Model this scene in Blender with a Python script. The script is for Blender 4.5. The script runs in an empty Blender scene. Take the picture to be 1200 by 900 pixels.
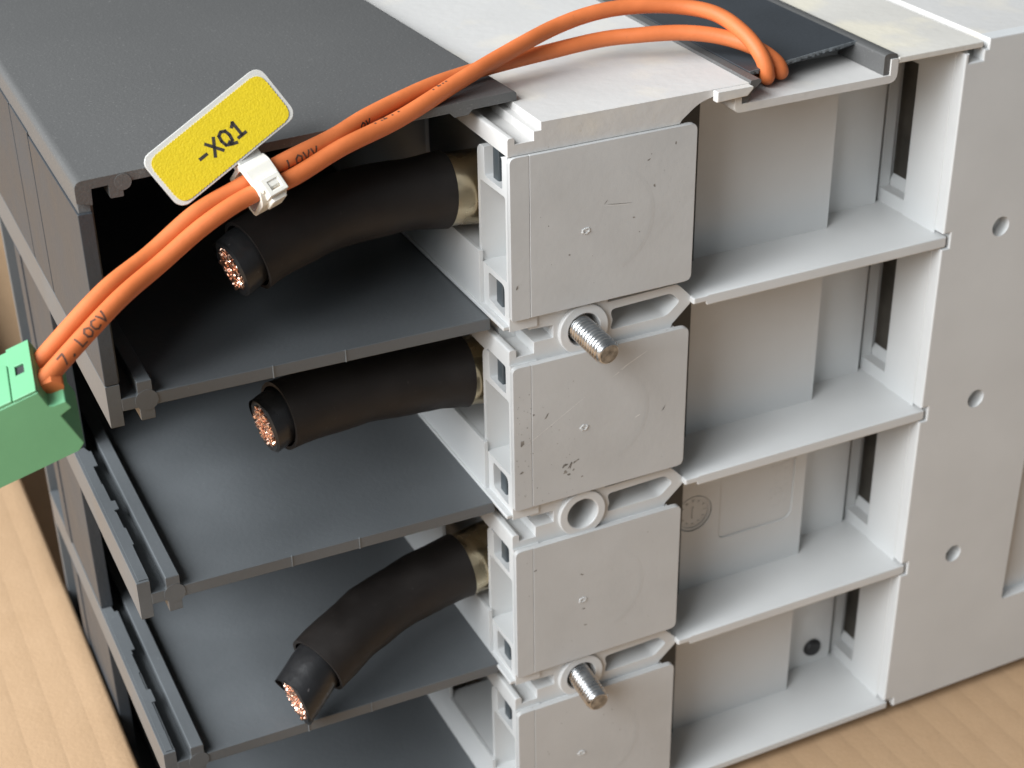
import bpy, bmesh, math, random
from mathutils import Vector, Matrix

# ------------------------------------------------------------------ camera, world, lamps, exposure
S = 0.001                      # everything below is written in millimetres
ZG = 175.6                    # height of the device origin above the cardboard
sc = bpy.context.scene
COL = sc.collection

def W(p):
    return Vector((p[0] * S, p[1] * S, (p[2] + ZG) * S))

CAM = (-120.193, -253.818, 113.234)
RX = Vector((0.90042049, -0.43477344, -0.01466246))     # camera right
RD = Vector((-0.22735178, -0.44157726, -0.86794049))    # camera down
RF = Vector((0.37088287, 0.78484494, -0.49645173))      # camera forward

cam_d = bpy.data.cameras.new('camera')
cam = bpy.data.objects.new('camera', cam_d)
COL.objects.link(cam)
M = Matrix((( RX.x, -RD.x, -RF.x), (RX.y, -RD.y, -RF.y), (RX.z, -RD.z, -RF.z))).to_4x4()
M.translation = W(CAM)
cam.matrix_world = M
cam_d.sensor_width = 36.0
cam_d.lens = 36.0 * 1918.5 / 1200.0
cam_d.clip_start = 0.01
cam_d.clip_end = 50.0
cam_d.dof.use_dof = True
cam_d.dof.focus_distance = 0.305
cam_d.dof.aperture_fstop = 30.0
sc.camera = cam

wd = bpy.data.worlds.new('World')
sc.world = wd
wd.use_nodes = True
bg = wd.node_tree.nodes['Background']
bg.inputs[0].default_value = (0.86, 0.94, 1.0, 1)
bg.inputs[1].default_value = 0.145

def area(name, loc, target, sx, sy, watts, col):
    l = bpy.data.lights.new(name, 'AREA')
    l.shape = 'RECTANGLE'; l.size = sx; l.size_y = sy
    l.energy = watts; l.color = col
    o = bpy.data.objects.new(name, l)
    COL.objects.link(o)
    a = Vector(loc); b = Vector(target)
    o.location = a
    o.rotation_euler = (b - a).to_track_quat('-Z', 'Y').to_euler()
    return o

area('window_light', (-1.10, 0.10, 0.85), (0.0, 0.0, 0.06), 1.15, 1.0, 36.0, (0.935, 0.97, 1.0))
area('room_light', (-1.00, -0.52, 0.88), (0.02, 0.0, 0.09), 0.8, 0.8, 18.5, (0.93, 0.97, 1.0))

sc.view_settings.view_transform = 'Standard'
sc.view_settings.look = 'None'
sc.view_settings.exposure = 0.0
sc.view_settings.gamma = 1.0
sc.view_settings.use_curve_mapping = False
sc.render.engine = 'CYCLES'
random.seed(7)

# ------------------------------------------------------------------ materials
def mat(name, col, rough=0.5, metal=0.0, var=0.06, nscale=60.0, bump=0.0, bscale=900.0, specks=None,
        dust=None, subs=0.0, coat=0.0, spec=0.5, blotch=None, rvar=0.0):
    m = bpy.data.materials.new(name)
    m.use_nodes = True
    nt = m.node_tree; N = nt.nodes; L = nt.links
    b = N['Principled BSDF']
    b.inputs['Roughness'].default_value = rough
    b.inputs['Metallic'].default_value = metal
    b.inputs['Specular IOR Level'].default_value = spec
    if coat: b.inputs['Coat Weight'].default_value = coat
    if subs:
        b.inputs['Subsurface Weight'].default_value = subs
        b.inputs['Subsurface Radius'].default_value = (0.001, 0.001, 0.0008)
    geo = N.new('ShaderNodeNewGeometry')
    n1 = N.new('ShaderNodeTexNoise'); n1.inputs['Scale'].default_value = nscale
    n1.inputs['Detail'].default_value = 6.0
    L.new(geo.outputs['Position'], n1.inputs['Vector'])
    r = N.new('ShaderNodeMapRange')
    r.inputs['From Min'].default_value = 0.3; r.inputs['From Max'].default_value = 0.7
    r.inputs['To Min'].default_value = 1.0 - var; r.inputs['To Max'].default_value = 1.0 + var
    L.new(n1.outputs['Fac'], r.inputs['Value'])
    mx = N.new('ShaderNodeMix'); mx.data_type = 'RGBA'; mx.blend_type = 'MULTIPLY'
    mx.inputs[0].default_value = 1.0
    mx.inputs[6].default_value = (*col, 1)
    L.new(r.outputs['Result'], mx.inputs[7])
    out = mx.outputs[2]
    def overlay(src, fac_socket, c2):
        x = N.new('ShaderNodeMix'); x.data_type = 'RGBA'
        L.new(fac_socket, x.inputs[0]); L.new(src, x.inputs[6]); x.inputs[7].default_value = (*c2, 1)
        return x.outputs[2]
    def thresh(scale, lo, hi, amt, detail=3.0, seed=0.0, stretch=None):
        nn = N.new('ShaderNodeTexNoise'); nn.inputs['Scale'].default_value = scale
        nn.inputs['Detail'].default_value = detail
        mp = N.new('ShaderNodeMapping'); mp.inputs['Location'].default_value = (seed, seed * .7, seed * 1.3)
        if stretch: mp.inputs['Scale'].default_value = stretch
        L.new(geo.outputs['Position'], mp.inputs['Vector']); L.new(mp.outputs[0], nn.inputs['Vector'])
        q = N.new('ShaderNodeMapRange'); q.inputs['From Min'].default_value = lo; q.inputs['From Max'].default_value = hi
        q.inputs['To Max'].default_value = amt
        L.new(nn.outputs['Fac'], q.inputs['Value'])
        return q.outputs['Result']
    if blotch:
        out = overlay(out, thresh(blotch[0], 0.5, 0.72, blotch[1], 6.0, 3.1), blotch[2])
    if specks:
        for k, (scl, lo, hi, amt, c2) in enumerate(specks):
            out = overlay(out, thresh(scl, lo, hi, amt, 4.0, 1.7 * k + .4), c2)
    if dust:
        out = overlay(out, thresh(dust[0], dust[1], dust[1] + .12, dust[2], 8.0, 5.5), dust[3])
    L.new(out, b.inputs['Base Color'])
    if rvar:
        rr = N.new('ShaderNodeMapRange'); rr.inputs['From Min'].default_value = .3; rr.inputs['From Max'].default_value = .7
        rr.inputs['To Min'].default_value = rough - rvar; rr.inputs['To Max'].default_value = rough + rvar
        L.new(n1.outputs['Fac'], rr.inputs['Value']); L.new(rr.outputs['Result'], b.inputs['Roughness'])
    if bump:
        n2 = N.new('ShaderNodeTexNoise'); n2.inputs['Scale'].default_value = bscale
        n2.inputs['Detail'].default_value = 4.0
        L.new(geo.outputs['Position'], n2.inputs['Vector'])
        bp = N.new('ShaderNodeBump'); bp.inputs['Strength'].default_value = bump
        bp.inputs['Distance'].default_value = 0.0002
        L.new(n2.outputs['Fac'], bp.inputs['Height'])
        L.new(bp.outputs['Normal'], b.inputs['Normal'])
    return m

DIRT = (0.10, 0.085, 0.07)
M_white = mat('light_grey_plastic', (0.60, 0.605, 0.60), 0.40, var=0.04, nscale=45, bump=0.10, bscale=700,
              specks=[(1300, .74, .78, .35, (.3, .27, .24))], rvar=.06)
M_plate = mat('grey_plate_plastic', (0.50, 0.502, 0.497), 0.44, var=0.05, nscale=70, bump=0.16, bscale=650,
              specks=[(1100, .72, .77, .4, DIRT), (2300, .71, .76, .3, DIRT), (700, .75, .78, .5, (.75, .74, .72))],
              blotch=(70, .10, (.40, .38, .35)), rvar=.06)
M_lid = mat('dusty_light_plastic', (0.56, 0.545, 0.525), 0.6, var=0.05, nscale=35, bump=0.35, bscale=500,
            dust=(60, .52, .4, (.70, .64, .53)), specks=[(800, .70, .74, .4, (.4, .36, .3))])
M_lid2 = mat('dusty_beige_plastic', (0.57, 0.545, 0.50), 0.65, var=0.06, nscale=40, bump=0.4, bscale=500,
             dust=(55, .5, .6, (.72, .66, .52)), specks=[(700, .70, .74, .4, (.4, .34, .26))])
M_dark = mat('anthracite_plastic', (0.098, 0.097, 0.095), 0.48, var=0.035, nscale=18, bump=0.35, bscale=1900,
             specks=[(2200, .62, .74, .45, (.24, .235, .225)), (2600, .62, .74, .4, (.07, .07, .07)), (420, .77, .80, .5, (.35, .34, .33))], rvar=.07)
M_barrier = mat('slate_plastic', (0.104, 0.112, 0.118), 0.36, var=0.10, nscale=40, bump=0.25, bscale=900,
                specks=[(700, .73, .77, .4, (.2, .21, .22))], rvar=.06)
M_side = mat('anthracite_plastic_darkened', (0.038, 0.043, 0.049), 0.45, var=0.10, nscale=70, bump=0.4, bscale=1200, rvar=.06,
             specks=[(1500, .72, .77, .4, (.2, .2, .19))])  # anthracite darkened and cooled to offset light on side walls; cover_plate shares it
M_torn = mat('torn_slate_plastic', (0.15, 0.165, 0.175), 0.4, var=0.25, nscale=300, bump=0.2, bscale=600)
M_gap = mat('gap_shade_plastic', (0.035, 0.038, 0.038), 0.4)  # near-black; its colour also stands in for shade in deep gaps and holes
M_teal = mat('dark_steel_insert', (0.07, 0.085, 0.095), 0.32, metal=.2, var=.15)
M_sleeve = mat('shrink_sleeve', (0.0165, 0.0135, 0.0122), 0.55, var=0.15, nscale=120, bump=0.25, bscale=500, spec=.32, rvar=.1, specks=[(900, .68, .76, .35, (.07, .065, .06))], blotch=(90, .3, (.036, .031, .028)))
M_insul = mat('cable_rubber', (0.016, 0.016, 0.017), 0.33, var=0.2, nscale=300, bump=0.35, bscale=700,
              specks=[(900, .70, .74, .4, (.16, .15, .15))])
M_copper = mat('copper', (0.93, 0.60, 0.46), 0.30, metal=1.0, var=0.25, nscale=900)
M_lug = mat('tinned_lug', (0.50, 0.43, 0.30), 0.28, metal=1.0, var=0.22, nscale=110, bump=0.5, bscale=350, rvar=.1,
            blotch=(60, .5, (.42, .27, .12)))
M_steel = mat('zinc_steel', (0.60, 0.605, 0.61), 0.30, metal=1.0, var=0.15, nscale=300, bump=0.15, bscale=1200, rvar=.08,
              blotch=(300, .3, (.42, .39, .34)))
M_tip = mat('cut_steel', (0.30, 0.29, 0.27), 0.5, metal=.8, var=.5, nscale=700, bump=.8, bscale=900)
M_orange = mat('orange_pvc', (0.60, 0.155, 0.043), 0.58, var=0.09, nscale=160, bump=0.3, bscale=500, rvar=.1, specks=[(900, .7, .76, .35, (.35, .12, .05))])
M_ink = mat('black_ink', (0.03, 0.026, 0.024), 0.6, var=.3, nscale=900)
M_inkw = mat('faded_ink', (0.11, 0.05, 0.032), 0.6, var=.5, nscale=900)
M_yellow = mat('yellow_label', (0.64, 0.485, 0.010), 0.5, var=0.05, nscale=1500, bump=0.4, bscale=2600)
M_clear = mat('milky_plastic', (0.58, 0.57, 0.54), 0.33, var=0.04, subs=.3)
M_clip = mat('ivory_nylon', (0.80, 0.77, 0.70), 0.35, var=0.03, subs=.25)
M_clipin = mat('ivory_nylon_shaded', (0.55, 0.47, 0.38), 0.5, var=0.05)  # same ivory nylon with the recess's shade put into its colour
M_green = mat('green_plastic', (0.145, 0.395, 0.205), 0.42, var=0.05, nscale=80, bump=.1, bscale=700)
M_black = mat('black_rubber', (0.012, 0.012, 0.013), 0.5)

def cardboard():
    m = bpy.data.materials.new('corrugated_cardboard'); m.use_nodes = True
    nt = m.node_tree; N = nt.nodes; L = nt.links
    b = N['Principled BSDF']; b.inputs['Roughness'].default_value = 0.85
    b.inputs['Specular IOR Level'].default_value = .2
    geo = N.new('ShaderNodeNewGeometry')
    mp = N.new('ShaderNodeMapping'); mp.inputs['Scale'].default_value = (1, .8, 1)
    L.new(geo.outputs['Position'], mp.inputs['Vector'])
    n = N.new('ShaderNodeTexNoise'); n.inputs['Scale'].default_value = 130; n.inputs['Detail'].default_value = 10
    n.inputs['Roughness'].default_value = .65
    L.new(mp.outputs[0], n.inputs['Vector'])
    cr = N.new('ShaderNodeValToRGB')
    cr.color_ramp.elements[0].position = .3; cr.color_ramp.elements[0].color = (.44, .288, .168, 1)
    cr.color_ramp.elements[1].position = .72; cr.color_ramp.elements[1].color = (.475, .315, .188, 1)
    L.new(n.outputs['Fac'], cr.inputs[0])
    w = N.new('ShaderNodeTexWave'); w.wave_type = 'BANDS'; w.bands_direction = 'X'
    w.inputs['Scale'].default_value = 41.0; w.inputs['Distortion'].default_value = .12
    w.inputs['Detail'].default_value = 2; w.inputs['Detail Scale'].default_value = .3
    L.new(geo.outputs['Position'], w.inputs['Vector'])
    n3 = N.new('ShaderNodeTexNoise'); n3.inputs['Scale'].default_value = 900; n3.inputs['Detail'].default_value = 4
    L.new(geo.outputs['Position'], n3.inputs['Vector'])
    bp = N.new('ShaderNodeBump'); bp.inputs['Strength'].default_value = .17; bp.inputs['Distance'].default_value = .0005
    pw = N.new('ShaderNodeMath'); pw.operation = 'POWER'; pw.inputs[1].default_value = .35
    L.new(w.outputs['Fac'], pw.inputs[0])
    L.new(pw.outputs[0], bp.inputs['Height'])
    bp2 = N.new('ShaderNodeBump'); bp2.inputs['Strength'].default_value = .35; bp2.inputs['Distance'].default_value = .0003
    L.new(n3.outputs['Fac'], bp2.inputs['Height']); L.new(bp.outputs[0], bp2.inputs['Normal'])
    L.new(bp2.outputs[0], b.inputs['Normal'])
    st = N.new('ShaderNodeMix'); st.data_type = 'RGBA'; st.blend_type = 'MULTIPLY'
    r = N.new('ShaderNodeMapRange'); r.inputs['To Min'].default_value = .97; r.inputs['To Max'].default_value = 1.0
    L.new(pw.outputs[0], r.inputs['Value'])
    st.inputs[0].default_value = 1
    L.new(cr.outputs[0], st.inputs[6]); L.new(r.outputs['Result'], st.inputs[7])
    L.new(st.outputs[2], b.inputs['Base Color'])
    return m
M_card = cardboard()

# ------------------------------------------------------------------ mesh helpers (millimetres in, metres out)
def finish(name, bm, m, parent=None, bev=0.0, seg=2, smooth=True, ang=35):
    bmesh.ops.recalc_face_normals(bm, faces=bm.faces)
    me = bpy.data.meshes.new(name)
    for v in bm.verts:
        v.co = W(v.co)
    bm.to_mesh(me); bm.free()
    o = bpy.data.objects.new(name, me)
    COL.objects.link(o)
    me.materials.append(m)
    if smooth:
        me.polygons.foreach_set('use_smooth', [True] * len(me.polygons))
        if bev <= 0:
            try: me.set_sharp_from_angle(angle=math.radians(ang))
            except Exception: pass
    if bev > 0:
        md = o.modifiers.new('bevel', 'BEVEL')
        md.width = bev * S; md.segments = seg; md.limit_method = 'ANGLE'; md.angle_limit = math.radians(ang)
        md.harden_normals = smooth
    if parent is not None:
        o.parent = parent
        o.matrix_parent_inverse = parent.matrix_world.inverted()
    return o

def thing(name, base, label, cat, group=None):
    o = bpy.data.objects.new(name, None)
    COL.objects.link(o)
    o.empty_display_size = .01
    o.location = W(base)
    o.matrix_world = Matrix.Translation(W(base))
    o['label'] = label; o['category'] = cat
    if group: o['group'] = group
    return o

def box(bm, x0, x1, y0, y1, z0, z1):
    v = [bm.verts.new((x, y, z)) for x in (x0, x1) for y in (y0, y1) for z in (z0, z1)]
    for f in ((0, 1, 3, 2), (4, 6, 7, 5), (0, 4, 5, 1), (2, 3, 7, 6), (0, 2, 6, 4), (1, 5, 7, 3)):
        bm.faces.new([v[i] for i in f])

AX = {'xz': lambda a, b, c: (a, c, b), 'yz': lambda a, b, c: (c, a, b), 'xy': lambda a, b, c: (a, b, c)}

def extr(bm, outer, holes, plane, lo, hi):
    fn = AX[plane] if isinstance(plane, str) else plane
    edges = []
    for loop in [outer] + list(holes):
        vs = [bm.verts.new(fn(a, b, lo)) for a, b in loop]
        for i in range(len(vs)):
            edges.append(bm.edges.new((vs[i], vs[(i + 1) % len(vs)])))
    r = bmesh.ops.triangle_fill(bm, use_beauty=True, use_dissolve=False, edges=edges)
    faces = [g for g in r['geom'] if isinstance(g, bmesh.types.BMFace)]
    e = bmesh.ops.extrude_face_region(bm, geom=faces)
    d = Vector(fn(0, 0, hi)) - Vector(fn(0, 0, lo))
    bmesh.ops.translate(bm, vec=d, verts=[g for g in e['geom'] if isinstance(g, bmesh.types.BMVert)])

def circ(cx, cy, r, n=32, a0=0.0):
    return [(cx + r * math.cos(a0 + 2 * math.pi * i / n), cy + r * math.sin(a0 + 2 * math.pi * i / n)) for i in range(n)]

def rrect(x0, y0, x1, y1, r, n=5):
    out = []
    for cx, cy, a in ((x1 - r, y1 - r, 0), (x0 + r, y1 - r, 90), (x0 + r, y0 + r, 180), (x1 - r, y0 + r, 270)):
        for i in range(n + 1):
            t = math.radians(a + 90 * i / n)
            out.append((cx + r * math.cos(t), cy + r * math.sin(t)))
    return out

def rnd(pts, radii, n=4):
    """polygon with rounded corners; radii: {index: r}"""
    out = []
    k = len(pts)
    for i, p in enumerate(pts):
        r = radii.get(i, 0)
        if not r:
            out.append(p); continue
        p = Vector(p); a = (Vector(pts[i - 1]) - p).normalized(); b = (Vector(pts[(i + 1) % k]) - p).normalized()
        s, e = p + a * r, p + b * r
        for j in range(n + 1):
            t = j / n
            q = s * (1 - t) ** 2 + p * 2 * t * (1 - t) + e * t * t
            out.append((q.x, q.y))
    return out

def part(name, m, parent, fn, bev=0.25, **k):
    bm = bmesh.new(); fn(bm)
    return finish(name, bm, m, parent, bev, **k)

def catmull(pts, n=10):
    P = [Vector(p) for p in pts]
    P = [P[0] * 2 - P[1]] + P + [P[-1] * 2 - P[-2]]
    out = []
    for i in range(1, len(P) - 2):
        for j in range(n):
            t = j / n
            a, b, c, d = P[i - 1], P[i], P[i + 1], P[i + 2]
            out.append(0.5 * ((2 * b) + (c - a) * t + (2 * a - 5 * b + 4 * c - d) * t * t + (3 * b - a - 3 * c + d) * t ** 3))
    out.append(P[-2].copy())
    return out

def frames(path, up=Vector((0, 0, 1))):
    fr = []
    for i, p in enumerate(path):
        t = (path[min(i + 1, len(path) - 1)] - path[max(i - 1, 0)]).normalized()
        s = t.cross(up).normalized()
        fr.append((p, t, s, s.cross(t).normalized()))
    return fr

def sweep(bm, path, rad, seg=20, cap0=True, cap1=True):
    fr = frames(path)
    rings = []
    for i, (p, t, s, u) in enumerate(fr):
        r = rad(i / (len(fr) - 1)) if callable(rad) else rad
        rings.append([bm.verts.new(p + (s * math.cos(2 * math.pi * k / seg) + u * math.sin(2 * math.pi * k / seg)) * r)
                      for k in range(seg)])
    for a, b in zip(rings, rings[1:]):
        for k in range(seg):
            bm.faces.new((a[k], a[(k + 1) % seg], b[(k + 1) % seg], b[k]))
    if cap0: bm.faces.new(rings[0])
    if cap1: bm.faces.new(rings[-1])
    return rings

def lathe(bm, origin, axis, prof, seg=32, ref=Vector((0, 0, 1)), closed=True):
    """prof: list of (distance along axis, radius)"""
    axis = axis.normalized(); s = axis.cross(ref).normalized(); u = s.cross(axis)
    rings = []
    for d, r in prof:
        rings.append([bm.verts.new(origin + axis * d + (s * math.cos(2 * math.pi * k / seg) + u * math.sin(2 * math.pi * k / seg)) * max(r, 1e-4))
                      for k in range(seg)])
    for a, b in zip(rings, rings[1:]):
        for k in range(seg):
            bm.faces.new((a[k], a[(k + 1) % seg], b[(k + 1) % seg], b[k]))
    if closed:
        bm.faces.new(rings[0]); bm.faces.new(rings[-1])

PITCH = 44.25
ZT = [-PITCH * i for i in range(4)]           # top of each terminal plate
BACK = 118.0

# ------------------------------------------------------------------ cardboard the device lies on
bm = bmesh.new()
prof = [(-700, -149.0), (-300, -149.3), (-160, -149.7), (-100, -149.9), (-82, -150.0), (-78.6, -150.05), (-77.9, -150.3),
        (-77.5, -151.0), (-77.45, -160), (-77.45, -175.6), (-60, -175.6), (40, -175.6), (200, -175.6), (700, -175.6)]
ys = (-500, -250, -100, 0, 100, 200, 400, 900)
rows = [[bm.verts.new((x, y, z)) for x, z in prof] for y in ys]
for a, b in zip(rows, rows[1:]):
    for k in range(len(prof) - 1):
        bm.faces.new((a[k], a[k + 1], b[k + 1], b[k]))
g = finish('cardboard_ground', bm, M_card, ang=60)
g['kind'] = 'structure'

# ------------------------------------------------------------------ light grey switch housing
H = thing('switch_housing', (45, 50, -172), 'light grey plastic four-pole switch housing with stacked terminal blocks and open side bays', 'switch housing')

def F(name, m, fn, bev=0.25, parent=None, **k):
    return part(name, m, parent or H, fn, bev, **k)

for i, zt in enumerate(ZT):
    # terminal frame with its pockets, seen from the left
    outer = [(1.15, zt + 0.2), (1.15, zt - 36.4), (14.4, zt - 36.0), (14.4, zt - 2.6), (13.2, zt - 1.4), (11.2, zt - 1.4), (11.2, zt + 0.2)]
    outer = rnd(outer, {3: 0.8, 4: 0.6})
    h1 = rrect(3.4, zt - 7.2, 11.2, zt - 0.9, 0.5, 2)
    h2 = rnd([(2.1, zt - 26.0), (13.3, zt - 26.0), (13.3, zt - 8.7), (2.1, zt - 8.4)], {2: 0.6, 3: .8})
    h3 = rnd([(3.2, zt - 33.9), (10.4, zt - 33.2), (10.4, zt - 27.3), (3.2, zt - 27.2)], {0: .5, 1: .8, 2: .8, 3: 1.4})
    F('terminal_frame', M_white, lambda b: extr(b, outer, [h1, h2, h3], 'yz', 0.0, 6.0), 0.22)
    F('frame_core', M_white, lambda b: (box(b, 5.9, 38.0, 1.1, 14.2, zt - 33.6, zt - 0.3)), 0.3)
    for (y0, y1, z0, z1) in ((7.0, 9.6, zt - 7.4, zt - 0.8), (6.4, 9.2, zt - 34.0, zt - 27.0)):
        F('steel_insert', M_teal, lambda b: box(b, 1.0, 5.8, y0, y1, z0, z1), 0.3)
    # front plate: narrow edge strip and the plate proper
    strip = rnd([(0, zt), (4.0, zt), (4.0, zt - 33.7), (0, zt - 33.7)], {0: 1.2, 3: .5})
    main = rnd([(4.08, zt), (40.3, zt), (40.3, zt - 33.7), (4.08, zt - 33.7)], {1: 1.6, 2: 1.6})
    F('edge_strip', M_plate, lambda b: extr(b, strip, [], 'xz', 0.03, 1.3), 0.12)
    pl = F('terminal_plate', M_plate, lambda b: extr(b, main, [], 'xz', 0.0, 1.3), 0.16)
    def nub(b):
        for k in range(14):
            a = 2 * math.pi * k / 14; r = .75 + .15 * random.uniform(-1, 1)
            x, z = 16.0 + r * math.cos(a), zt - 17.6 + .7 * r * math.sin(a)
            box(b, x - .2, x + .2, -0.10 - .12 * random.random(), 0.1, z - .16, z + .16)
        box(b, 15.8, 16.4, -.05, .1, zt - 17.8, zt - 17.4)
    F('moulding_mark', M_white, nub, 0.05, parent=pl)
    # rails on the lower blocks run back under the barriers
# stepped bands with boss and slot between the blocks
for i in range(4):
    zt = ZT[i]
    o = [(4.4, -33.4), (4.4, -37.2), (9.8, -37.4), (9.8, -40.2), (5.5, -40.2), (5.5, -42.7), (1.6, -42.7), (1.6, -40.9), (0.05, -40.9),
         (0.05, -45.2), (36.6, -45.2), (37.2, -43.7), (41.4, -39.9), (41.4, -38.2), (38.2, -34.9), (22, -35.2), (22, -33.4)]
    o = [(a, b + zt) for a, b in rnd(o, {7: .5, 8: .5, 14: .8})]
    slot = [(22.6, -37.0), (36.8, -36.6), (38.9, -38.8), (35.8, -41.5), (22.6, -41.6), (23.2, -39.5)]
    slot = [(a, b + zt) for a, b in rnd(slot, {0: 1.2, 1: 1.0, 2: .8, 3: 1.0, 4: 1.0})]
    bossh = circ(16.3, zt - 39.6, 3.75, 36)
    if i < 3:
        F('step_bracket', M_white, lambda b: extr(b, o, [slot, bossh], 'xz', 1.7, 13.0), 0.28)
        F('boss', M_white, lambda b: extr(b, circ(16.3, zt - 39.6, 5.55, 48), [circ(16.3, zt - 39.6, 3.55, 40)], 'xz', 0.75, 12.0), 0.3)
        F('bracket_back', M_white, lambda b: box(b, 1.8, 39.0, 10.0, 14.0, zt - 44.2, zt - 33.8), 0.0)
        # rail running back beneath the barrier
        F('guide_rail', M_white, lambda b: (box(b, 0.06, 1.6, 12.5, BACK - .5, zt - 46.0, zt - 40.95), box(b, 1.7, 11.9, 12.5, BACK - .5, zt - 46.0, zt - 42.75)), 0.2)
    # inner wall beside the cable lugs, with its bright lower lip
    ztop = zt - 2.0 if i else 2.0
    F('inner_wall', M_white, lambda b: extr(b, [(12.8, zt - 35.2), (BACK, zt - 35.2), (BACK, ztop), (38, ztop), (38, zt - 23.5), (12.8, zt - 23.5)], [], 'yz', -0.9, 0.0), 0.1)
    F('lug_pocket', M_white, lambda b: (box(b, 0.05, 12.0, 14.3, 40, zt - 25.0, zt - 23.6), box(b, 11, 12, 14.3, 40, zt - 23.6, zt - 2)), 0)
    F('wall_lip', M_white, lambda b: (box(b, -1.35, 0.3, 1.3, BACK, zt - 36.0, zt - 35.1)), 0.25)

# top lid with its stepped edge
lid = [(-0.03, 0.1), (-0.03, 3.7), (1.4, 3.7), (1.4, 2.4), (5.4, 2.4), (5.4, 4.2), (6.9, 4.2), (6.9, 5.8), (52.0, 5.8), (52.0, 4.7), (44.4, 4.5),
       (40.8, 3.6), (37.2, 0.9), (36.6, 0.1)]
lid = rnd(lid, {1: .5, 2: .4, 10: 1.0, 11: 1.5})
F('top_lid', M_lid, lambda b: extr(b, lid, [], 'xz', 0.75, BACK), 0.3)
F('lid_tab', M_lid, lambda b: extr(b, [(43.8, 3.5), (50.8, 3.8), (52.0, 5.0), (52.0, 5.7), (43.8, 5.7)], [], 'xz', -0.9, 0.9), 0.3)
tray = [(48.6, 4.35), (50.1, 4.35), (50.1, 2.0), (85.5, 2.0), (85.5, 5.3), (87.3, 5.3), (87.3, 0.3), (48.6, 0.3)]
tray = rnd(tray, {6: 2.0, 7: 1.2, 5: .4})
F('cable_tray', M_lid, lambda b: extr(b, tray, [], 'xz', 0.1, BACK), 0.28)
F('side_lid', M_lid2, lambda b: extr(b, [(87.45, 4.1), (109.0, 4.1), (109.0, 5.5), (87.45, 5.5)], [], 'xz', 0.2, BACK), 0.3)

# bays: shelves, back panels, dark strip for the gap's shade
SH = [-38.2, -82.4, -126.6, -170.2]
for zs in SH:
    zb = zs - 2.4 if zs > -170 else zs - 1.85
    F('bay_shelf', M_white, lambda b: extr(b, [(41.2, zs), (44.5, zs), (44.9, zs + .25), (105.7, zs + .25), (105.7, zb), (44.6, zb), (44.2, zb + .9), (41.2, zb + .9)], [], 'xz', 0.15, 23.5), 0.35)
F('gap_shade_strip', M_gap, lambda b: box(b, 38.5, 50.2, 15.2, 15.9, -171.8, 4.3), 0)  # dark strip added in place of the shade in the deep gap
tops = [3.8] + [z - 2.4 for z in SH[:3]]
for k, (zu, zl) in enumerate(zip(tops, SH)):
    holes = []
    if k == 2:
        holes = [rnd([(61.2, zl + 12.2), (82.0, zl + 12.2), (82.0, zu - .6), (61.2, zu - .6)], {0: 1.8, 1: 3.0}), circ(54.0, zl + 21.8, 4.9, 40)]
    F('bay_panel', M_white, lambda b: extr(b, [(41.0, zl - .1), (85.3, zl - .1), (85.3, zu), (41.0, zu)], holes, 'xz', 16.0, 16.55), 0.15)
    F('panel_core', M_white, lambda b: box(b, 41.1, 85.2, 16.5, 24.0, zl - .1, zu), 0)
    F('bay_strip', M_white, lambda b: box(b, 85.2, 102.9, 22.3, 24.0, zl - .1, zu), 0)
    F('bay_strip_rib', M_white, lambda b: box(b, 86.2, 87.6, 22.0, 22.4, zl - .1, zu), 0.15)
# raised date disc with small ticks in the third bay
def disc(b):
    cx, cz = 54.0, -126.6 + 21.8
    extr(b, circ(cx, cz, 4.6, 40), [circ(cx, cz, 4.1, 40)], 'xz', 16.2, 16.5)
    for k in range(12):
        a = 2 * math.pi * k / 12
        x, z = cx + 3.2 * math.cos(a), cz + 3.2 * math.sin(a)
        box(b, x - .3, x + .3, 16.3, 16.5, z - .25, z + .25)
    box(b, cx - .25, cx + .25, 16.3, 16.5, cz - 1.6, cz + 1.6)
F('date_disc', M_white, disc, 0.06)
def embo(b):
    random.seed(3)
    for r in range(4):
        for c in range(9):
            if random.random() < .25: continue
            x, z = 75.6 + r * 1.3, -110.5 + c * 2.3
            box(b, x, x + .8, 16.42, 16.52, z, z + random.uniform(.5, 1.6))
F('embossed_marks', M_white, embo, 0.04)
F('black_plug', M_black, lambda b: lathe(b, Vector((97.0, 22.3, -164.6)), Vector((0, -1, 0)), [(-1, 2.5), (.6, 2.5), (1.2, 2.0), (1.4, .8)], 28), 0)

# block on the right: front face with holes, side wall with slots
fr = [(104.5, 3.4), (105.5, 3.4), (105.5, 1.4), (109.2, 1.4), (109.2, 3.7), (110.3, 3.7), (110.3, 6.0), (175, 6.0), (175, -172.0), (104.5, -172.0)]
pts = fr[:9] + [(107.6, -172.0), (107.4, -169.2), (104.5, -169.0)]
for zs in reversed(SH[:3]):
    pts += [(104.5, zs - 2.7), (106.5, zs - 2.7), (106.5, zs + 1.0), (104.5, zs + 1.0)]
holes = [circ(120.55, z, 2.35, 44) for z in (-38.6, -82.9, -127.6)]
holes.append(rnd([(139.2, -148.2), (165, -148.2), (165, -104), (139.2, -104)], {0: 1.0}))
def bfront(b):
    extr(b, pts, holes, 'xz', 0.0, 3.2)
    n = len(pts)
    key = {(round(x, 3), round(z, 3)) for x, z in pts}
    es = [e for e in b.edges if all(abs(v.co.y) < 1e-6 and (round(v.co.x, 3), round(v.co.z, 3)) in key for v in e.verts) and e.calc_face_angle(0) > .6]
    bmesh.ops.bevel(b, geom=es, offset=0.35, segments=3, profile=0.5, affect='EDGES', clamp_overlap=True)
F('block_front', M_white, bfront, 0, smooth=False)
sl = []
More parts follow.
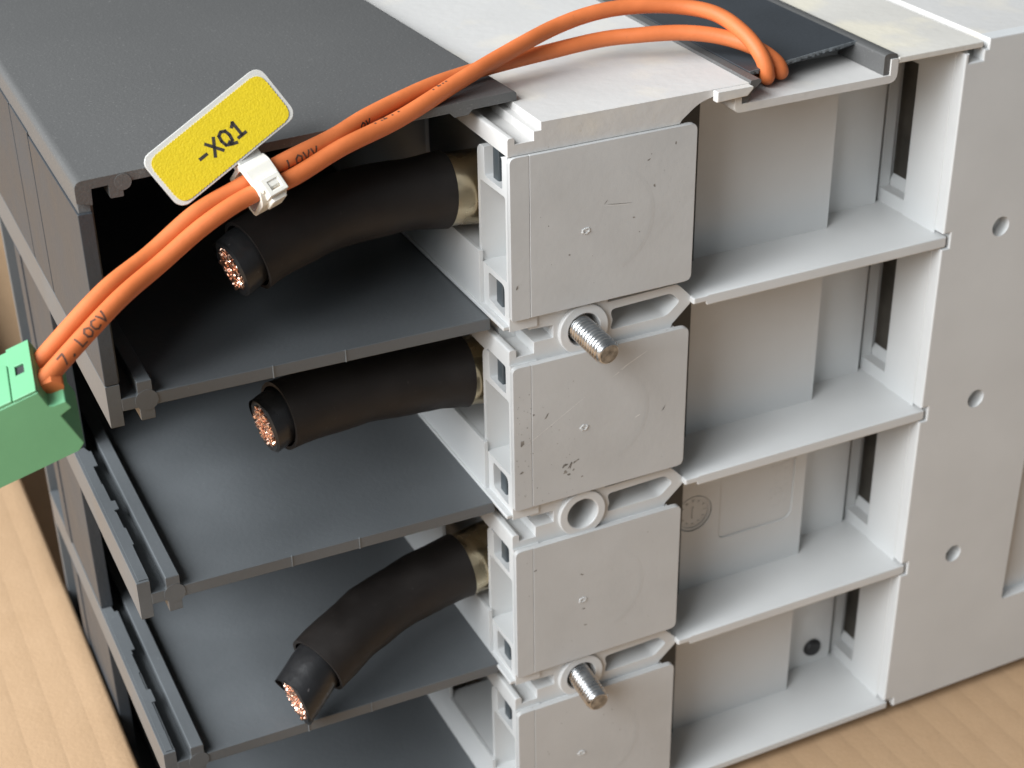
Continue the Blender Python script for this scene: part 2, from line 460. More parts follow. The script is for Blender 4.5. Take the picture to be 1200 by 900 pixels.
for k, zs in enumerate(SH):
    zu = tops[k] - 1.0
    sl.append([(14.6, zs + 3.5), (23.4, zs + 3.5), (23.4, zu), (14.6, zu)])
F('block_side', M_white, lambda b: extr(b, [(3.1, 3.35), (24, 3.35), (24, -171.9), (3.1, -171.9)], sl, 'yz', 104.55, 107.5), 0.2)
F('side_step', M_white, lambda b: box(b, 104.35, 104.6, 3.0, 13.9, -171, 3.0), 0.1)
F('block_core', M_white, lambda b: (box(b, 112, 174.5, 3.1, BACK, -171.9, 1.3), box(b, 112, 174.9, 3.1, BACK, 1.2, 5.95)), 0)
F('block_top', M_lid, lambda b: (box(b, 110.35, 174.8, 3.15, BACK, 3.75, 5.98)), 0.3)
F('block_groove', M_white, lambda b: (box(b, 104.7, 112.5, 3.1, BACK, -3.0, 1.38)), 0)
F('unseen_spacer', M_white, lambda b: box(b, 8, 170, 14, BACK - 4, -175.6, -171.8), 0.3)  # unseen spacer, added to lift the housing and leave a shadow gap in front
F('rear_wall', M_white, lambda b: box(b, 12.1, 112, 24.2, BACK, -171.9, 0.15), 0)
# dirt chips and scratches on two of the plates
def blob(b, x, z, r, sq=1.0, rot=0.0, y=-0.015):
    n = 11; vs = []
    for k in range(n):
        a = 2 * math.pi * k / n; rr = r * random.uniform(.45, 1.25)
        p, q = rr * math.cos(a), rr * math.sin(a) * sq
        vs.append(b.verts.new((x + p * math.cos(rot) - q * math.sin(rot), y, z + p * math.sin(rot) + q * math.cos(rot))))
    b.faces.new(vs)
def smudge(b):
    random.seed(31)
    z0 = ZT[1]
    for (x, z, r, sq, rot) in ((11.5, -25.6, 1.1, .35, .5), (12.9, -25.9, 1.2, .3, 1.1), (14.2, -25.2, .8, .35, .4), (11.7, -27.3, .55, .8, 0), (12.6, -28.0, .45, .6, 0), (13.6, -27.2, .3, 1, 0),
                               (7.4, -12.6, .8, .25, .9), (34.9, -18.0, .8, .2, 1.0), (15.6, -29.4, .25, 1, 0), (4.4, -11.5, .3, 1, 0), (1.8, -17.5, .9, .5, 1.2), (1.6, -24.5, .5, .5, .2)):
        blob(b, x, z0 + z, r, sq, rot)
    for k in range(60):
        blob(b, random.uniform(.4, 3.8 if k % 2 else 14), z0 - random.uniform(6, 33), random.uniform(.05, .15), .8, random.random() * 3)
    for (x, z, r, sq, rot) in ((4.6, -5.9, .4, .5, .4), (15.8, -10.6, .6, .25, -.5), (16.2, -20.0, .45, .5, 0), (16.8, -24.6, .4, .6, 0)):
        blob(b, x, ZT[2] + z, r, sq, rot)
    for (x, z, r, sq, rot) in ((23.0, -13.4, 3.0, .03, -.12), (20.3, -12.6, .7, .15, .9), (26.5, -17.0, .3, .8, 0), (29.6, -5.6, .35, .6, .4), (31.0, -11.2, .3, 1, 0), (35.5, -3.2, .3, 1, 0), (12.5, -22.0, .25, 1, 0), (1.2, -26.5, .6, .3, 1.3)):
        blob(b, x, z, r, sq, rot)
    for k in range(45):
        blob(b, random.uniform(.5, 36), ZT[random.choice((0, 2, 3))] - random.uniform(3, 32), random.uniform(.05, .16), .8, random.random() * 3)
M_dirt = mat('grey_dirt', (0.20, 0.185, 0.165), 0.8, var=.6, nscale=900)
F('dirt_specks', M_dirt, smudge, 0, smooth=False)['kind'] = 'stuff'
def scr(b):
    def line(x0, z0, x1, z1, w):
        d = Vector((x1 - x0, z1 - z0)); n = Vector((-d.y, d.x)).normalized() * w
        random.seed(int(x0 * 10))
        m = 9; pv = None
        for j in range(m + 1):
            t = j / m; k = math.sin(math.pi * t) ** .5 * random.uniform(.5, 1) + .05
            a = Vector((x0, z0)) + d * t
            vv = (b.verts.new((a.x + n.x * k, -.018, a.y + n.y * k)), b.verts.new((a.x - n.x * k, -.018, a.y - n.y * k)))
            if pv: b.faces.new((pv[0], vv[0], vv[1], pv[1]))
            pv = vv
    z = ZT[1]
    line(24.0, z - 6.2, 30.6, z - 3.2, .13); line(1.5, z - 19.0, 17.0, z - 9.9, .06); line(22.5, z - 7.4, 26, z - 5.4, .08)
    line(28.0, z - 18.5, 29.2, z - 18.0, .15); line(19.6, ZT[0] - 13.2, 26.0, ZT[0] - 14.0, .05)
M_scr = mat('pale_scratch', (0.72, 0.71, 0.69), 0.5)
F('scratches', M_scr, scr, 0, smooth=False)['kind'] = 'stuff'
M_slot = mat('slot_shade_metal', (0.085, 0.075, 0.062), .45, metal=.5, var=.3, nscale=120)  # dull metal, coloured dark brown to stand in for shade inside the slots
for zs in SH:
    F('slot_floor', M_white, lambda b: extr(b, [(107.6, zs + .5), (108.5, zs + .5), (108.5, zs + 6.0), (107.6, zs + 4.6)], [], 'xz', 12.2, 23.8), 0)
F('slot_back', M_slot, lambda b: box(b, 108.6, 111.9, 12.0, 24.1, -171.0, 1.0), 0)
# small relief ring moulded on every plate
for zt in ZT:
    def arc(b):
        n = 40
        for k in range(n):
            a0 = -1.15 + 2.3 * k / n; a1 = -1.15 + 2.3 * (k + 1) / n
            cx, cz = 19.5, zt - 16.5
            q = []
            for a, r in ((a0, 10.9), (a1, 10.9), (a1, 11.7), (a0, 11.7)):
                q.append(b.verts.new((cx + r * math.cos(a), -0.012 if r > 11 else -0.03, cz + r * math.sin(a))))
            b.faces.new(q)
    F('moulded_arc', M_plate, arc, 0)

# ------------------------------------------------------------------ dark channel liner in the tray
CL = thing('channel_liner', (70, 50, 2), 'dark grey plastic channel liner with flat cover set in the top cable tray', 'cable channel')
F('liner_lip', M_dark, lambda b: extr(b, rnd([(50.2, 2.1), (51.6, 2.1), (52.6, 4.2), (54.6, 5.7), (54.4, 6.4), (52.2, 6.35), (51.9, 5.4), (51.0, 3.6), (50.2, 3.2)], {3: .4, 4: .4, 0: .3}), [], 'xz', 0.35, BACK - 1), 0.12, parent=CL)
F('liner_side', M_dark, lambda b: extr(b, rnd([(84.0, 2.1), (85.45, 2.1), (85.45, 5.4), (87.3, 5.55), (87.3, 6.1), (85.2, 6.6), (84.0, 6.2)], {4: .4, 5: .8, 6: .4}), [], 'xz', 0.5, BACK - 1), 0.15, parent=CL)
def cov(b):
    extr(b, [(54.5, 5.35), (84.1, 5.35), (84.1, 6.5), (54.5, 6.5)], [], 'xz', 0.0, BACK - 1)
    for v in b.verts:
        if v.co.y < 1: v.co.y = 4.9 + (v.co.x - 54.5) * 0.2
    # seam where the cover meets the lip
F('cover_plate', M_side, cov, 0.15, parent=CL)
def rough_edge(b):
    random.seed(11)
    x = 54.6
    while x < 84.0:
        w = random.uniform(.25, .7)
        y = 4.9 + (x - 54.5) * .2
        box(b, x, x + w, y - random.uniform(.04, .2), y + .1, 6.05 - random.uniform(0, .5), 6.42)
        x += w
F('cut_edge', M_torn, rough_edge, 0, parent=CL)

# ------------------------------------------------------------------ dark terminal shroud: top cover, left wall, walls further back
T = thing('terminal_shroud', (-36, 60, -172), 'anthracite plastic terminal shroud with flat top cover and closed left side wall', 'terminal cover')
def cover(b):
    p = rnd([(-77.2, 4.0), (-74.5, 3.2), (-74.4, 6.1), (-71.4, 6.15), (-71.4, 3.7), (-69.0, 3.6), (-69.0, 6.15), (-6.5, 6.1), (-5.5, 5.1), (-2.6, 5.1),
             (-1.6, 5.95), (7.7, 5.95), (7.7, 7.85), (-77.2, 7.85)], {12: .8, 13: 1.5, 4: .3, 5: .3})
    extr(b, p, [], 'xz', 0.0, BACK + 10)
    for v in b.verts:
        if v.co.y < 1: v.co.y = 7.2 + (v.co.x + 77.2) / 85.0 * 5.6
        if v.co.x > 6: v.co.x -= 0.05 * (v.co.y - 14)
F('top_cover', M_dark, cover, 0.3, parent=T)
F('pin', M_dark, lambda b: extr(b, circ(-68.9, 6.25, 1.5, 28) , [], 'xz', 7.6, 9.0), 0.08, parent=T)
F('wall_lip', M_dark, lambda b: extr(b, [(8.6, 1.5), (9.2, 4.1), (BACK, 4.1), (BACK, 1.5)], [], 'yz', -76.9, -74.6), 0.2, parent=T)
for (y0, y1, nm) in ((8.0, 49.6, 'side_panel'), (50.6, 68.0, 'side_panel'), (69.0, BACK, 'side_panel')):
    F(nm, M_side, lambda b: box(b, -77.2, -74.6, y0, y1, -31.9, 1.6 if y0 < 9 else 2.1), 0.18, parent=T)
F('wall_backing', M_gap, lambda b: box(b, -75.6, -74.3, 9.0, BACK, -32.0, 4.0), 0, parent=T)
CB = [-36.4, -80.1, -123.6, -167.1]
for k in range(3):
    z1 = CB[k] - 4.25; z0 = CB[k + 1] + 4.45
    F('side_wall', M_side, lambda b: box(b, -77.0, -74.2, 62.5, 92.0, z0, z1), 0.2, parent=T)
    F('wall_post', M_side, lambda b: box(b, -77.35, -74.4, 92.1, 98.5, z0 - .1, z1 + .1), 0.3, parent=T)
    F('recessed_wall', M_barrier, lambda b: box(b, -74.9, -73.5, 98.6, BACK, z0, z1), 0, parent=T)
F('back_panel', M_barrier, lambda b: box(b, -77.1, 12.5, BACK - .1, BACK + 2, -171, 6.6), 0.2, parent=T)

# ------------------------------------------------------------------ phase barriers
BL = ['slate grey plastic barrier sheet under the topmost black cable, joined to the closed left wall',
      'slate grey plastic barrier sheet with torn edge rail under the second black cable down',
      'slate grey plastic barrier sheet under the bent lowest black cable, torn edge rail',
      'bottom slate grey plastic barrier sheet with a bright torn chip on its edge rail']
for k, c in enumerate(CB):
    B = thing('phase_barrier', (-38, 60, c), BL[k], 'barrier sheet', 'barrier sheets between the poles')
    lo = -4.3 if k < 3 else -4.6
    tilt = -0.018
    sheet = [(-74.7, c - 1.3), (-0.95, c - 1.3 + tilt * 60), (-0.95, c + 1.3 + tilt * 60), (-74.7, c + 1.3)]
    sheet = [(a, b) for a, b in sheet]
    F('sheet', M_barrier, lambda b: extr(b, sheet, [], 'xz', 8.0, BACK), 0.18, parent=B)
    F('edge_rail', M_barrier, lambda b: extr(b, [(-77.2, c + lo), (-74.7, c + lo), (-74.6, c + 4.4), (-77.2, c + 4.4)], [], 'xz', 8.05, BACK), 0.15, parent=B)
    F('ridge', M_barrier, lambda b: extr(b, [(-71.6, c - 4.1), (-68.9, c - 4.1), (-68.8, c + 4.1), (-71.6, c + 4.1)], [], 'xz', 7.9, 100.0), 0.25, parent=B)
    F('pin', M_barrier, lambda b: extr(b, circ(-70.1, c, 2.15, 36), [], 'xz', 7.85, 9.0), 0.05, parent=B)
    for xs in (-46.0, -31.5):
        dz = tilt * 60 * (xs + 74.7) / 73.5
        F('gate_mark', M_torn, lambda b: box(b, xs - .12, xs + .14, 7.85, 8.2, c - 1.28 + dz, c + 1.4 + dz), 0.05, parent=B)
    if k:
        def jag(b):
            random.seed(20 + k)
            pts = [(-76.6, 8.6)]
            y = 8.6; right = []
            x = -74.6
            while y < 61:
                right.append((x + random.uniform(-.05, .05), y))
                if random.random() < .55:
                    x = -74.6 + random.choice((-.5, -.2, 0, .15, .35, .8))
                    right.append((x, y + .12))
                y += random.choice((.4, .9, 1.6, 3.5, 6.5, 9.0))
            extr(b, pts + right + [(-74.8, 62.3), (-76.6, 62.3)], [], 'xy', c + 4.35, c + 4.6)
        F('torn_edge', M_barrier, jag, 0.06, parent=B)
    if k == 3:
        def chip(b):
            for (y, w) in ((27, 6), (36, 3.5), (42, 5)):
                extr(b, [(-77.0, y), (-74.6, y + .6), (-74.2, y + w), (-76.4, y + w - .8)], [], 'xy', c + 4.7, c + 5.6)
        F('torn_chip', M_clear, chip, 0.2, parent=B)

# ------------------------------------------------------------------ threaded studs
def stud(base, tip, label):
    st = thing('threaded_stud', base, label, 'stud', 'zinc plated studs in the bosses')
    b0, t0 = Vector(base), Vector(tip)
    ax = (t0 - b0).normalized(); L = (t0 - b0).length
    bm = bmesh.new()
    seg, pitch, r1, r2 = 48, 0.9, 2.72, 2.32
    s = ax.cross(Vector((0, 0, 1))).normalized(); u = s.cross(ax)
    start = -9.0
    n = int((L - .8 - start) / pitch * 10)
    rings = []
    for j in range(n + 1):
        d = start + (L - .8 - start) * j / n
        ring = []
        for k in range(seg):
            ph = ((d / pitch) + k / seg) % 1.0
            r = r2 + (r1 - r2) * (.5 + .5 * math.cos(2 * math.pi * ph)) ** .8
            a = 2 * math.pi * k / seg
            ring.append(bm.verts.new(b0 + ax * d + (s * math.cos(a) + u * math.sin(a)) * r))
        rings.append(ring)
    for d, r in ((L - .75, 2.6), (L - .15, 2.3), (L, 2.1), (L - .05, 1.2), (L - .12, .4)):
        rings.append([bm.verts.new(b0 + ax * d + (s * math.cos(2 * math.pi * k / seg) + u * math.sin(2 * math.pi * k / seg)) * r) for k in range(seg)])
    for a, b in zip(rings, rings[1:]):
        for k in range(seg):
            bm.faces.new((a[k], a[(k + 1) % seg], b[(k + 1) % seg], b[k]))
    bm.faces.new(rings[0]); bm.faces.new(rings[-1])
    finish('thread', bm, M_steel, st, 0, ang=88)
    part('stud_tip', M_tip, st, lambda b: lathe(b, b0 + ax * (L - .3), ax, [(0, 2.05), (.32, 2.05), (.36, 1.3), (.33, .3)], 32), 0)
STUDS = [((15.9, 0.5, -39.5), (16.6, -9.0, -40.5), 'zinc plated threaded stud in the boss below the topmost terminal plate'),
         ((16.1, 0.5, -128.2), (16.0, -8.0, -129.0), 'zinc plated threaded stud in the boss below the third terminal plate down')]
for sdef in STUDS:
    stud(*sdef)

# ------------------------------------------------------------------ black power cables
def cable(pts, end, ins_len, label, cut=0.0, seed=1):
    C = thing('power_cable', pts[1], label, 'cable', 'black cables with copper ends')
    path = catmull(pts, 12)
    for it in range(220):
        path = [path[0]] + [path[k] * .5 + (path[k - 1] + path[k + 1]) * .25 for k in range(1, len(path) - 1)] + [path[-1]]
    R = 7.1
    bm = bmesh.new()
    random.seed(seed)
    def rr(t): return R + .12 * math.sin(t * 17 + seed) + (0.5 * max(0, 1 - t / .14))
    i0 = 12
    outer = sweep(bm, path[i0:], rr, 40, False, False)
    inner = sweep(bm, path[i0:], lambda t: rr(t) - 0.75, 40, False, False)
    for a, b in ((outer[-1], inner[-1]), (outer[0], inner[0])):
        for k in range(40):
            bm.faces.new((a[k], a[(k + 1) % 40], b[(k + 1) % 40], b[k]))
    from mathutils import noise
    for v in bm.verts:
        n = noise.noise(v.co * .16 + Vector((seed * 9, 0, 0))) * .14 + noise.noise(v.co * .45) * .06
        v.co += Vector((n * .3, n, n))
    finish('sleeve', bm, M_sleeve, C, 0, ang=45)
    # insulated core
    e = Vector(end); last = path[-1]; prev = path[-6]
    ip = [path[-18], path[-9], last, last + (e - last) * .5, e]
    ip = catmull(ip, 6)
    bm = bmesh.new()
    ax = (ip[-1] - ip[-2]).normalized()
    ri = 5.75
    rings = sweep(bm, ip, lambda t: ri, 36, True, False)
    Q = RX * .6 + RD * .8
    Q = (Q - ax * Q.dot(ax)).normalized()
    for v in rings[-1]:
        v.co += ax * cut * (v.co - ip[-1]).dot(Q)
    # chamfered, slightly ragged cut
    cr = [bm.verts.new(v.co + ax * (.45 + random.uniform(-.12, .12)) - (v.co - ip[-1]) * .1) for v in rings[-1]]
    cr2 = [bm.verts.new(v.co + ax * (.3 + random.uniform(-.15, .1)) - (v.co - ip[-1]) * .24) for v in rings[-1]]
    cr3 = [bm.verts.new(v.co - ax * .6 - (v.co - ip[-1]) * .24) for v in rings[-1]]
    for a, b in ((rings[-1], cr), (cr, cr2), (cr2, cr3)):
        for k in range(36):
            bm.faces.new((a[k], a[(k + 1) % 36], b[(k + 1) % 36], b[k]))
    bm.faces.new(cr3)
    finish('insulation', bm, M_insul, C, 0, ang=40)
    # copper strands
    bm = bmesh.new()
    s = ax.cross(Vector((0, 0, 1))).normalized(); u = s.cross(ax)
    rs = .40
    n = 6
    for i in range(-n, n + 1):
        for j in range(-n, n + 1):
            a = (i + .5 * (j % 2)) * rs * 1.95; b_ = j * rs * 1.7
            if math.hypot(a, b_) > 4.1: continue
            a += random.uniform(-.08, .08); b_ += random.uniform(-.08, .08)
            o = ip[-1] + s * a + u * b_
            o = o + ax * cut * (o - ip[-1]).dot(Q)
            tl = (ax + s * random.uniform(-.4, .4) + u * random.uniform(-.4, .4)).normalized()
            d = random.uniform(.25, 1.1)
            lathe(bm, o - tl * .8, tl, [(0, rs), (.8 + d - .06, rs), (.8 + d, rs * .7)], 7)
    cc = finish('copper_core', bm, M_copper, C, 0, ang=50)
    # crimped lug barrel going into the housing wall
    bm = bmesh.new()
    d = (path[0] - path[14]).normalized()
    a0 = path[13]
    L = (path[0] - a0).length
    lathe(bm, a0, d, [(-1.2, 7.0), (0.0, 7.25), (1.0, 7.35), (3.0, 7.25), (L * .55, 7.5), (L, 7.7)], 44)
    finish('lug_barrel', bm, M_lug, C, 0, ang=50)
    return C

cable([(9.0, 22.0, -14.6), (-4.6, 22, -13.2), (-17.3, 22.0, -12.1), (-29.4, 20.5, -12.3), (-37.8, 18.5, -13.8), (-46.2, 16.5, -16.2)],
      (-49.6, 15.5, -17.6), 4, 'black power cable under the flat top cover, its copper end in deep shade', cut=.2, seed=2)
cable([(9.0, 22.0, -56.0), (-0.6, 22, -55.6), (-13.3, 22.0, -53.7), (-25.6, 21.0, -52.5), (-35.0, 19.5, -52.1), (-42.9, 18.0, -52.6)],
      (-46.0, 17.2, -53.5), 3, 'nearly straight black power cable between the two upper barrier sheets', cut=.2, seed=3)
cable([(9.0, 22.0, -103.2), (-4.0, 22, -103.6), (-16.7, 20.0, -105.3), (-25.6, 18.0, -106.2), (-33.9, 14.4, -107.8), (-41.9, 11.0, -110.9)],
      (-48.3, 7.7, -115.0), 8, 'bent black power cable with long bare tip drooping onto a barrier edge', cut=.5, seed=5)

# ------------------------------------------------------------------ orange control wires
# frame of the green plug the wires run into
PO = Vector((-92.3, -21.2, -13.9))
e1 = (RX * -0.90 + RD * 0.43).normalized()
e2 = RX * -0.30 - RD * 0.64 + RF * 0.70
e2 = (e2 - e1 * e2.dot(e1)).normalized()                          # from the near edge up and back over the top face
e3 = e1.cross(e2).normalized()                                    # down the front face
if e3.dot(RD) < 0: e3 = -e3
PA = PO + e2 * 5.0 + e3 * 2.4
PB = PO + e2 * 10.2 + e3 * 2.4
PA -= e1 * .4; PB -= e1 * .4
WA = [tuple(PA + (PA - Vector((-76.5, -9.0, -7.8))).normalized() * 5), tuple(PA), (-76.5, -9.0, -7.8), (-67.1, -4.0, -4.7), (-57.9, -1.0, -0.6), (-49.5, 1.0, 2.1), (-40.5, 3.0, 3.2), (-30.1, 6.0, 5.8), (-17.5, 9.8, 7.6), (-3.5, 15.0, 10.6), (8.5, 20.0, 12.6), (22.1, 25.0, 14.6), (32.1, 26.0, 15.9), (41.2, 25.0, 16.1), (49.0, 22.0, 15.6), (54.3, 17.0, 14.6), (57.2, 11.0, 11.8), (58.5, 6.5, 8.2), (59.4, 5.6, 4.4), (60.4, 9.0, 4.2), (61.0, 20.0, 4.15)]
WB = [tuple(PB + (PB - Vector((-77.6, -6.3, -6.6))).normalized() * 5), tuple(PB), (-77.6, -6.3, -6.6), (-68.0, -1.2, -3.9), (-58.5, 1.8, 0.6), (-49.8, 3.8, 3.0), (-41.2, 5.4, 5.4), (-30.8, 8.3, 7.1), (-22.7, 11.6, 8.6), (-9.7, 16.6, 9.9), (0.0, 20.4, 9.9), (8.9, 23.0, 9.8), (18.6, 24.5, 9.9), (31.4, 24.5, 10.7), (39.7, 22.0, 11.2), (47.7, 19.0, 11.3), (53.9, 15.0, 10.7), (58.8, 10.0, 9.2), (62.2, 7.2, 6.6), (63.6, 7.0, 4.2), (64.8, 12.0, 4.15), (65.2, 22.0, 4.15)]
RW = 1.56
GL = {  # stroke glyphs on a 1 x 1.5 grid
 '7': [[(0, 1.5), (1, 1.5), (.4, 0)]], '2': [[(0, 1.2), (.5, 1.5), (1, 1.2), (.9, .8), (0, 0), (1, 0)]],
 '.': [[(.4, 0), (.6, 0), (.6, .2)]], '1': [[(.2, 1.2), (.55, 1.5), (.55, 0)], [(.1, 0), (1, 0)]],
 'L': [[(0, 1.5), (0, 0), (.9, 0)]], 'O': [[(.5, 1.5), (0, 1.1), (0, .4), (.5, 0), (1, .4), (1, 1.1), (.5, 1.5)]],
 'C': [[(1, 1.3), (.5, 1.5), (0, 1.1), (0, .4), (.5, 0), (1, .2)]], 'V': [[(0, 1.5), (.5, 0), (1, 1.5)]],
 'A': [[(0, 0), (.5, 1.5), (1, 0)], [(.2, .5), (.8, .5)]], 'K': [[(0, 0), (0, 1.5)], [(1, 1.5), (0, .7), (1, 0)]],
 'X': [[(0, 0), (1, 1.5)], [(0, 1.5), (1, 0)]], '-': [[(.1, .7), (.9, .7)]],
 'Q': [[(.5, 1.5), (.1, 1.3), (0, .75), (.1, .2), (.5, 0), (.9, .2), (1, .75), (.9, 1.3), (.5, 1.5)], [(.55, .25), (.7, -.1), (1.1, -.25)]]}

def strokes(bm, text, fn, size, width, adv=1.45):
    x = 0.0
    for ch in text:
        if ch == ' ':
            x += adv * .7; continue
        for st in GL[ch]:
            for (a, b) in zip(st, st[1:]):
                a = Vector((a[0] + x, a[1])); b = Vector((b[0] + x, b[1]))
                d = (b - a); n = Vector((-d.y, d.x)).normalized() * (width / size) * .5
                dd = d.normalized() * (width / size) * .35
                q = [a - dd - n, b + dd - n, b + dd + n, a - dd + n]
                # split along the stroke so that it follows the surface
                m = 4
                pv = None
                for j in range(m + 1):
                    t = j / m
                    l = q[0] * (1 - t) + q[1] * t; r = q[3] * (1 - t) + q[2] * t
                    vv = (bm.verts.new(fn(l.x * size, l.y * size)), bm.verts.new(fn(r.x * size, r.y * size)))
                    if pv: bm.faces.new((pv[0], vv[0], vv[1], pv[1]))
                    pv = vv
        x += adv if ch != '.' else adv * .8

def wire(pts, label, prints, name='orange_wire'):
    path = catmull(pts, 12)
    o = part(name, M_orange, None, lambda b: sweep(b, path, RW, 24), 0, ang=60)
    o['label'] = label; o['category'] = 'wire'; o['group'] = 'pair of orange wires'
    # arc-length table
    acc = [0.0]
    for a, b in zip(path, path[1:]): acc.append(acc[-1] + (b - a).length)
    fr_ = frames(path)
    def at(sv):
        sv = max(0, min(acc[-1] - 1e-3, sv))
        i = max(k for k in range(len(acc)) if acc[k] <= sv)
        i = min(i, len(path) - 2)
        t = (sv - acc[i]) / (acc[i + 1] - acc[i])
        return [fr_[i][q] * (1 - t) + fr_[i + 1][q] * t for q in range(4)]
    for (text, near, ang, size, flip, mm) in prints:
        nv = Vector(near)
        s0 = acc[min(range(len(path)), key=lambda k: (path[k] - nv).length)]
        def fn(u, v):
            sgn = -1 if flip else 1
            p, t, s, up = at(s0 + u * sgn)
            a = math.radians(ang) + (v / RW) * sgn
            # angle measured from the side facing the camera, turning upwards
            return p + (s * math.cos(a) + up * math.sin(a)) * (RW + .03)
        part('wire_print', mm, o, lambda b: strokes(b, text, fn, size, .34), 0, smooth=False)
    return o
wire(WA, 'orange wire with grey-black print that crosses on top and arches highest over the lid', [('7. LOCV', (-87.5, -18.2, -10.4), 5, 1.2, False, M_inkw), ('. .1 . .', (-23, 8, 7), 82, .7, False, M_inkw), ('. 1..', (-9, 12.5, 9), 88, .7, False, M_inkw)])
wire(WB, 'orange wire that passes beneath the other and lies lower across the lid', [('. LOVV', (-43.5, 4.6, 5.4), -38, 1.15, False, M_inkw), ('OV', (-25.5, 10.6, 8.2), -40, .9, False, M_ink)])

# ------------------------------------------------------------------ yellow cable marker clipped round the wires
P0 = Vector((-46.2, 3.4, 3.0))
u_ = (RX * 0.753 - RD * 0.659 + RF * 0.16).normalized()
v_ = (-RX * 0.659 - RD * 0.753)
v_ = (v_ - u_ * v_.dot(u_)).normalized()
tl = math.radians(16)
bk = u_.cross(v_).normalized()
if bk.dot(RF) < 0: bk = -bk
n_ = (-bk * math.cos(tl) - v_ * math.sin(tl)).normalized()
v2 = (v_ * math.cos(tl) - bk * math.sin(tl)).normalized()
TC = P0 + RX * (-6.5) + RD * (-7.4) - RF * 4.2
MK = thing('cable_marker', P0, 'yellow cable marker reading -XQ1 in milky holder clipped round the orange wires', 'cable marker')
def tagfn(a, b, c): return TC + u_ * a + v2 * b + n_ * c
F('holder', M_clear, lambda b: extr(b, rrect(-12.9, -5.4, 13.1, 5.3, 1.9, 5), [], tagfn, -1.3, 0.35), 0.25, parent=MK)
def yel(b):
    random.seed(4)
    base = rrect(-12.2, -4.95, 12.4, 4.4, 1.75, 5)
    pts = []
    for i, p in enumerate(base):
        q = base[(i + 1) % len(base)]
        a = Vector(p); c = Vector(q); n = max(1, int((c - a).length / .3))
        nn = Vector(((c - a).y, -(c - a).x)).normalized()
        for j in range(n):
            x = a + (c - a) * j / n + nn * (0.07 if (j % 2) else -0.07)
            pts.append((x.x, x.y))
    extr(b, pts, [], tagfn, 0.3, 0.5)
lab = F('label_plate', M_yellow, yel, 0.0, parent=MK, smooth=False)
TX0 = -5.1
part('label_text', M_ink, lab, lambda b: strokes(b, '-XQ1', lambda a, c: tagfn(TX0 + a, -2.05 + c, 0.54), 1.75, .56, 1.42), 0, smooth=False)
tw = u_
wdir = ((Vector(WA[7]) - Vector(WA[6])) + (Vector(WB[7]) - Vector(WB[6]))).normalized()
cn = (-RF - wdir * (-RF).dot(wdir)).normalized()
cv = cn.cross(wdir).normalized()
if cv.z < 0: cv = -cv
CC = P0
def clipfn(a, b, c): return CC + wdir * a + cv * b + cn * c
# ring-like strap round both wires (profile across the wire, extruded along it)
def strapfn(a, b, c): return CC + cv * a + cn * b + wdir * c
ring_o = rnd([(-3.9, -4.2), (4.2, -4.2), (4.2, 2.3), (2.6, 3.3), (-2.2, 3.3), (-3.9, 1.2)], {0: 1.2, 1: .6, 2: .5, 3: .5, 4: .8, 5: .8})
ring_i = rnd([(-3.3, -3.6), (3.4, -3.6), (3.4, 1.6), (-2.7, 2.3)], {0: 1, 1: .6, 2: .6, 3: .8})
F('strap', M_clip, lambda b: extr(b, ring_o, [ring_i], strapfn, -2.6, 2.6), 0.3, parent=MK)
F('clip_step', M_clip, lambda b: extr(b, [(-2.6, 3.2), (.5, 3.2), (.2, 4.0), (-2.2, 4.0)], [], strapfn, -2.2, 2.2), 0.2, parent=MK)
def head(b):
    o = [(-2.0, -3.7), (2.0, -3.7), (2.0, -.2), (-2.0, -.2)]
    extr(b, o, [[(-.9, -2.8), (1.1, -2.8), (1.1, -1.2), (-.9, -1.2)]], lambda a, b_, c: clipfn(a + .2, b_, c), 2.0, 4.2)
hd = F('clip_head', M_clip, head, 0.2, parent=MK)
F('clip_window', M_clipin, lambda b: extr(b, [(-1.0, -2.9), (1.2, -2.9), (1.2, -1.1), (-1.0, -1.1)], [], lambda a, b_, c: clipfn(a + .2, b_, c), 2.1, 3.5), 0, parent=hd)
F('strap_tail', M_clip, lambda b: extr(b, [(-1.4, -4.6), (1.6, -4.6), (1.6, -3.5), (-1.4, -3.5)], [], lambda a, b_, c: clipfn(a, b_, c), -.5, 3.2), 0.25, parent=MK)
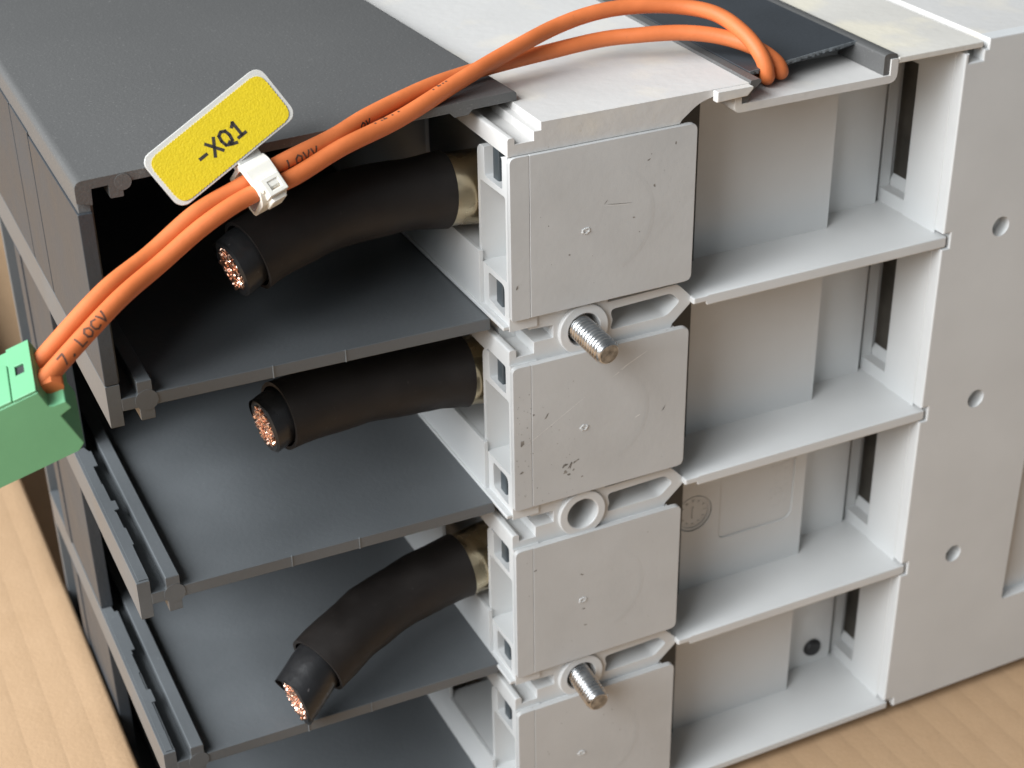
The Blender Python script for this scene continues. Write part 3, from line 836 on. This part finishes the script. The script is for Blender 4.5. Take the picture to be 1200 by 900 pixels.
F('neck', M_clear, lambda b: extr(b, [(-2.4, 3.6), (2.4, 3.6), (2.4, 6.0), (-2.4, 6.0)], [], lambda a, b_, c: clipfn(a, b_, c), -.6, 2.4), 0.2, parent=MK)

# ------------------------------------------------------------------ green plug the wires run into
PG = thing('plug_connector', PO + e1 * 15 + e3 * 12, 'green plastic plug connector with an orange release lever on the wire ends', 'connector')
def pf(a, b, c): return PO + e1 * a + e3 * b + e2 * c
body = [(0, 0), (0.0, 3.4), (-.6, 3.8), (-2.6, 4.0), (-2.8, 5.8), (-.6, 6.4), (-.8, 13.6), (0.6, 14.6), (34, 14.6), (34, 0)]
F('housing', M_green, lambda b: extr(b, body, [], pf, -0.0, 13.0), 0.25, parent=PG)
def topplate(b):
    extr(b, [(4.2, -0.6), (34, -0.6), (34, .1), (4.2, .1)], [], pf, 0.15, 9.0)
F('top_plate', M_green, topplate, 0.2, parent=PG)
def toprim(b):
    q = lambda a, b_, c: PO + e1 * a + e2 * b_ - e3 * c
    extr(b, rnd([(0.1, 0.1), (4.1, 0.1), (4.1, 12.9), (0.1, 12.9)], {}), [[(1.5, 5.6), (3.0, 5.6), (3.0, 7.8), (1.5, 7.8)]], q, 0.0, 0.5)
F('top_rim', M_green, toprim, 0.15, parent=PG)
def latch(b):
    q = lambda a, b_, c: PO + e1 * a + e2 * b_ - e3 * c
    extr(b, [(8.5, 9.4), (34, 9.4), (34, 12.1), (8.5, 12.1)], [], q, -.1, .9)
F('latch_rib', M_green, latch, 0.2, parent=PG)
def slotm(b):
    q = lambda a, b_, c: PO + e1 * a + e2 * b_ - e3 * c
    extr(b, [(1.4, 5.5), (3.1, 5.5), (3.1, 8.3), (1.4, 8.3)], [], q, 0.02, .1)
F('test_slot', M_gap, slotm, 0, parent=PG)
F('release_lever', M_orange, lambda b: extr(b, rnd([(1.0, 1.2), (-1.8, 1.6), (-3.2, 3.2), (-2.6, 4.2), (1.0, 4.4)], {2: .5}), [], pf, 3.0, 7.0), 0.2, parent=PG)
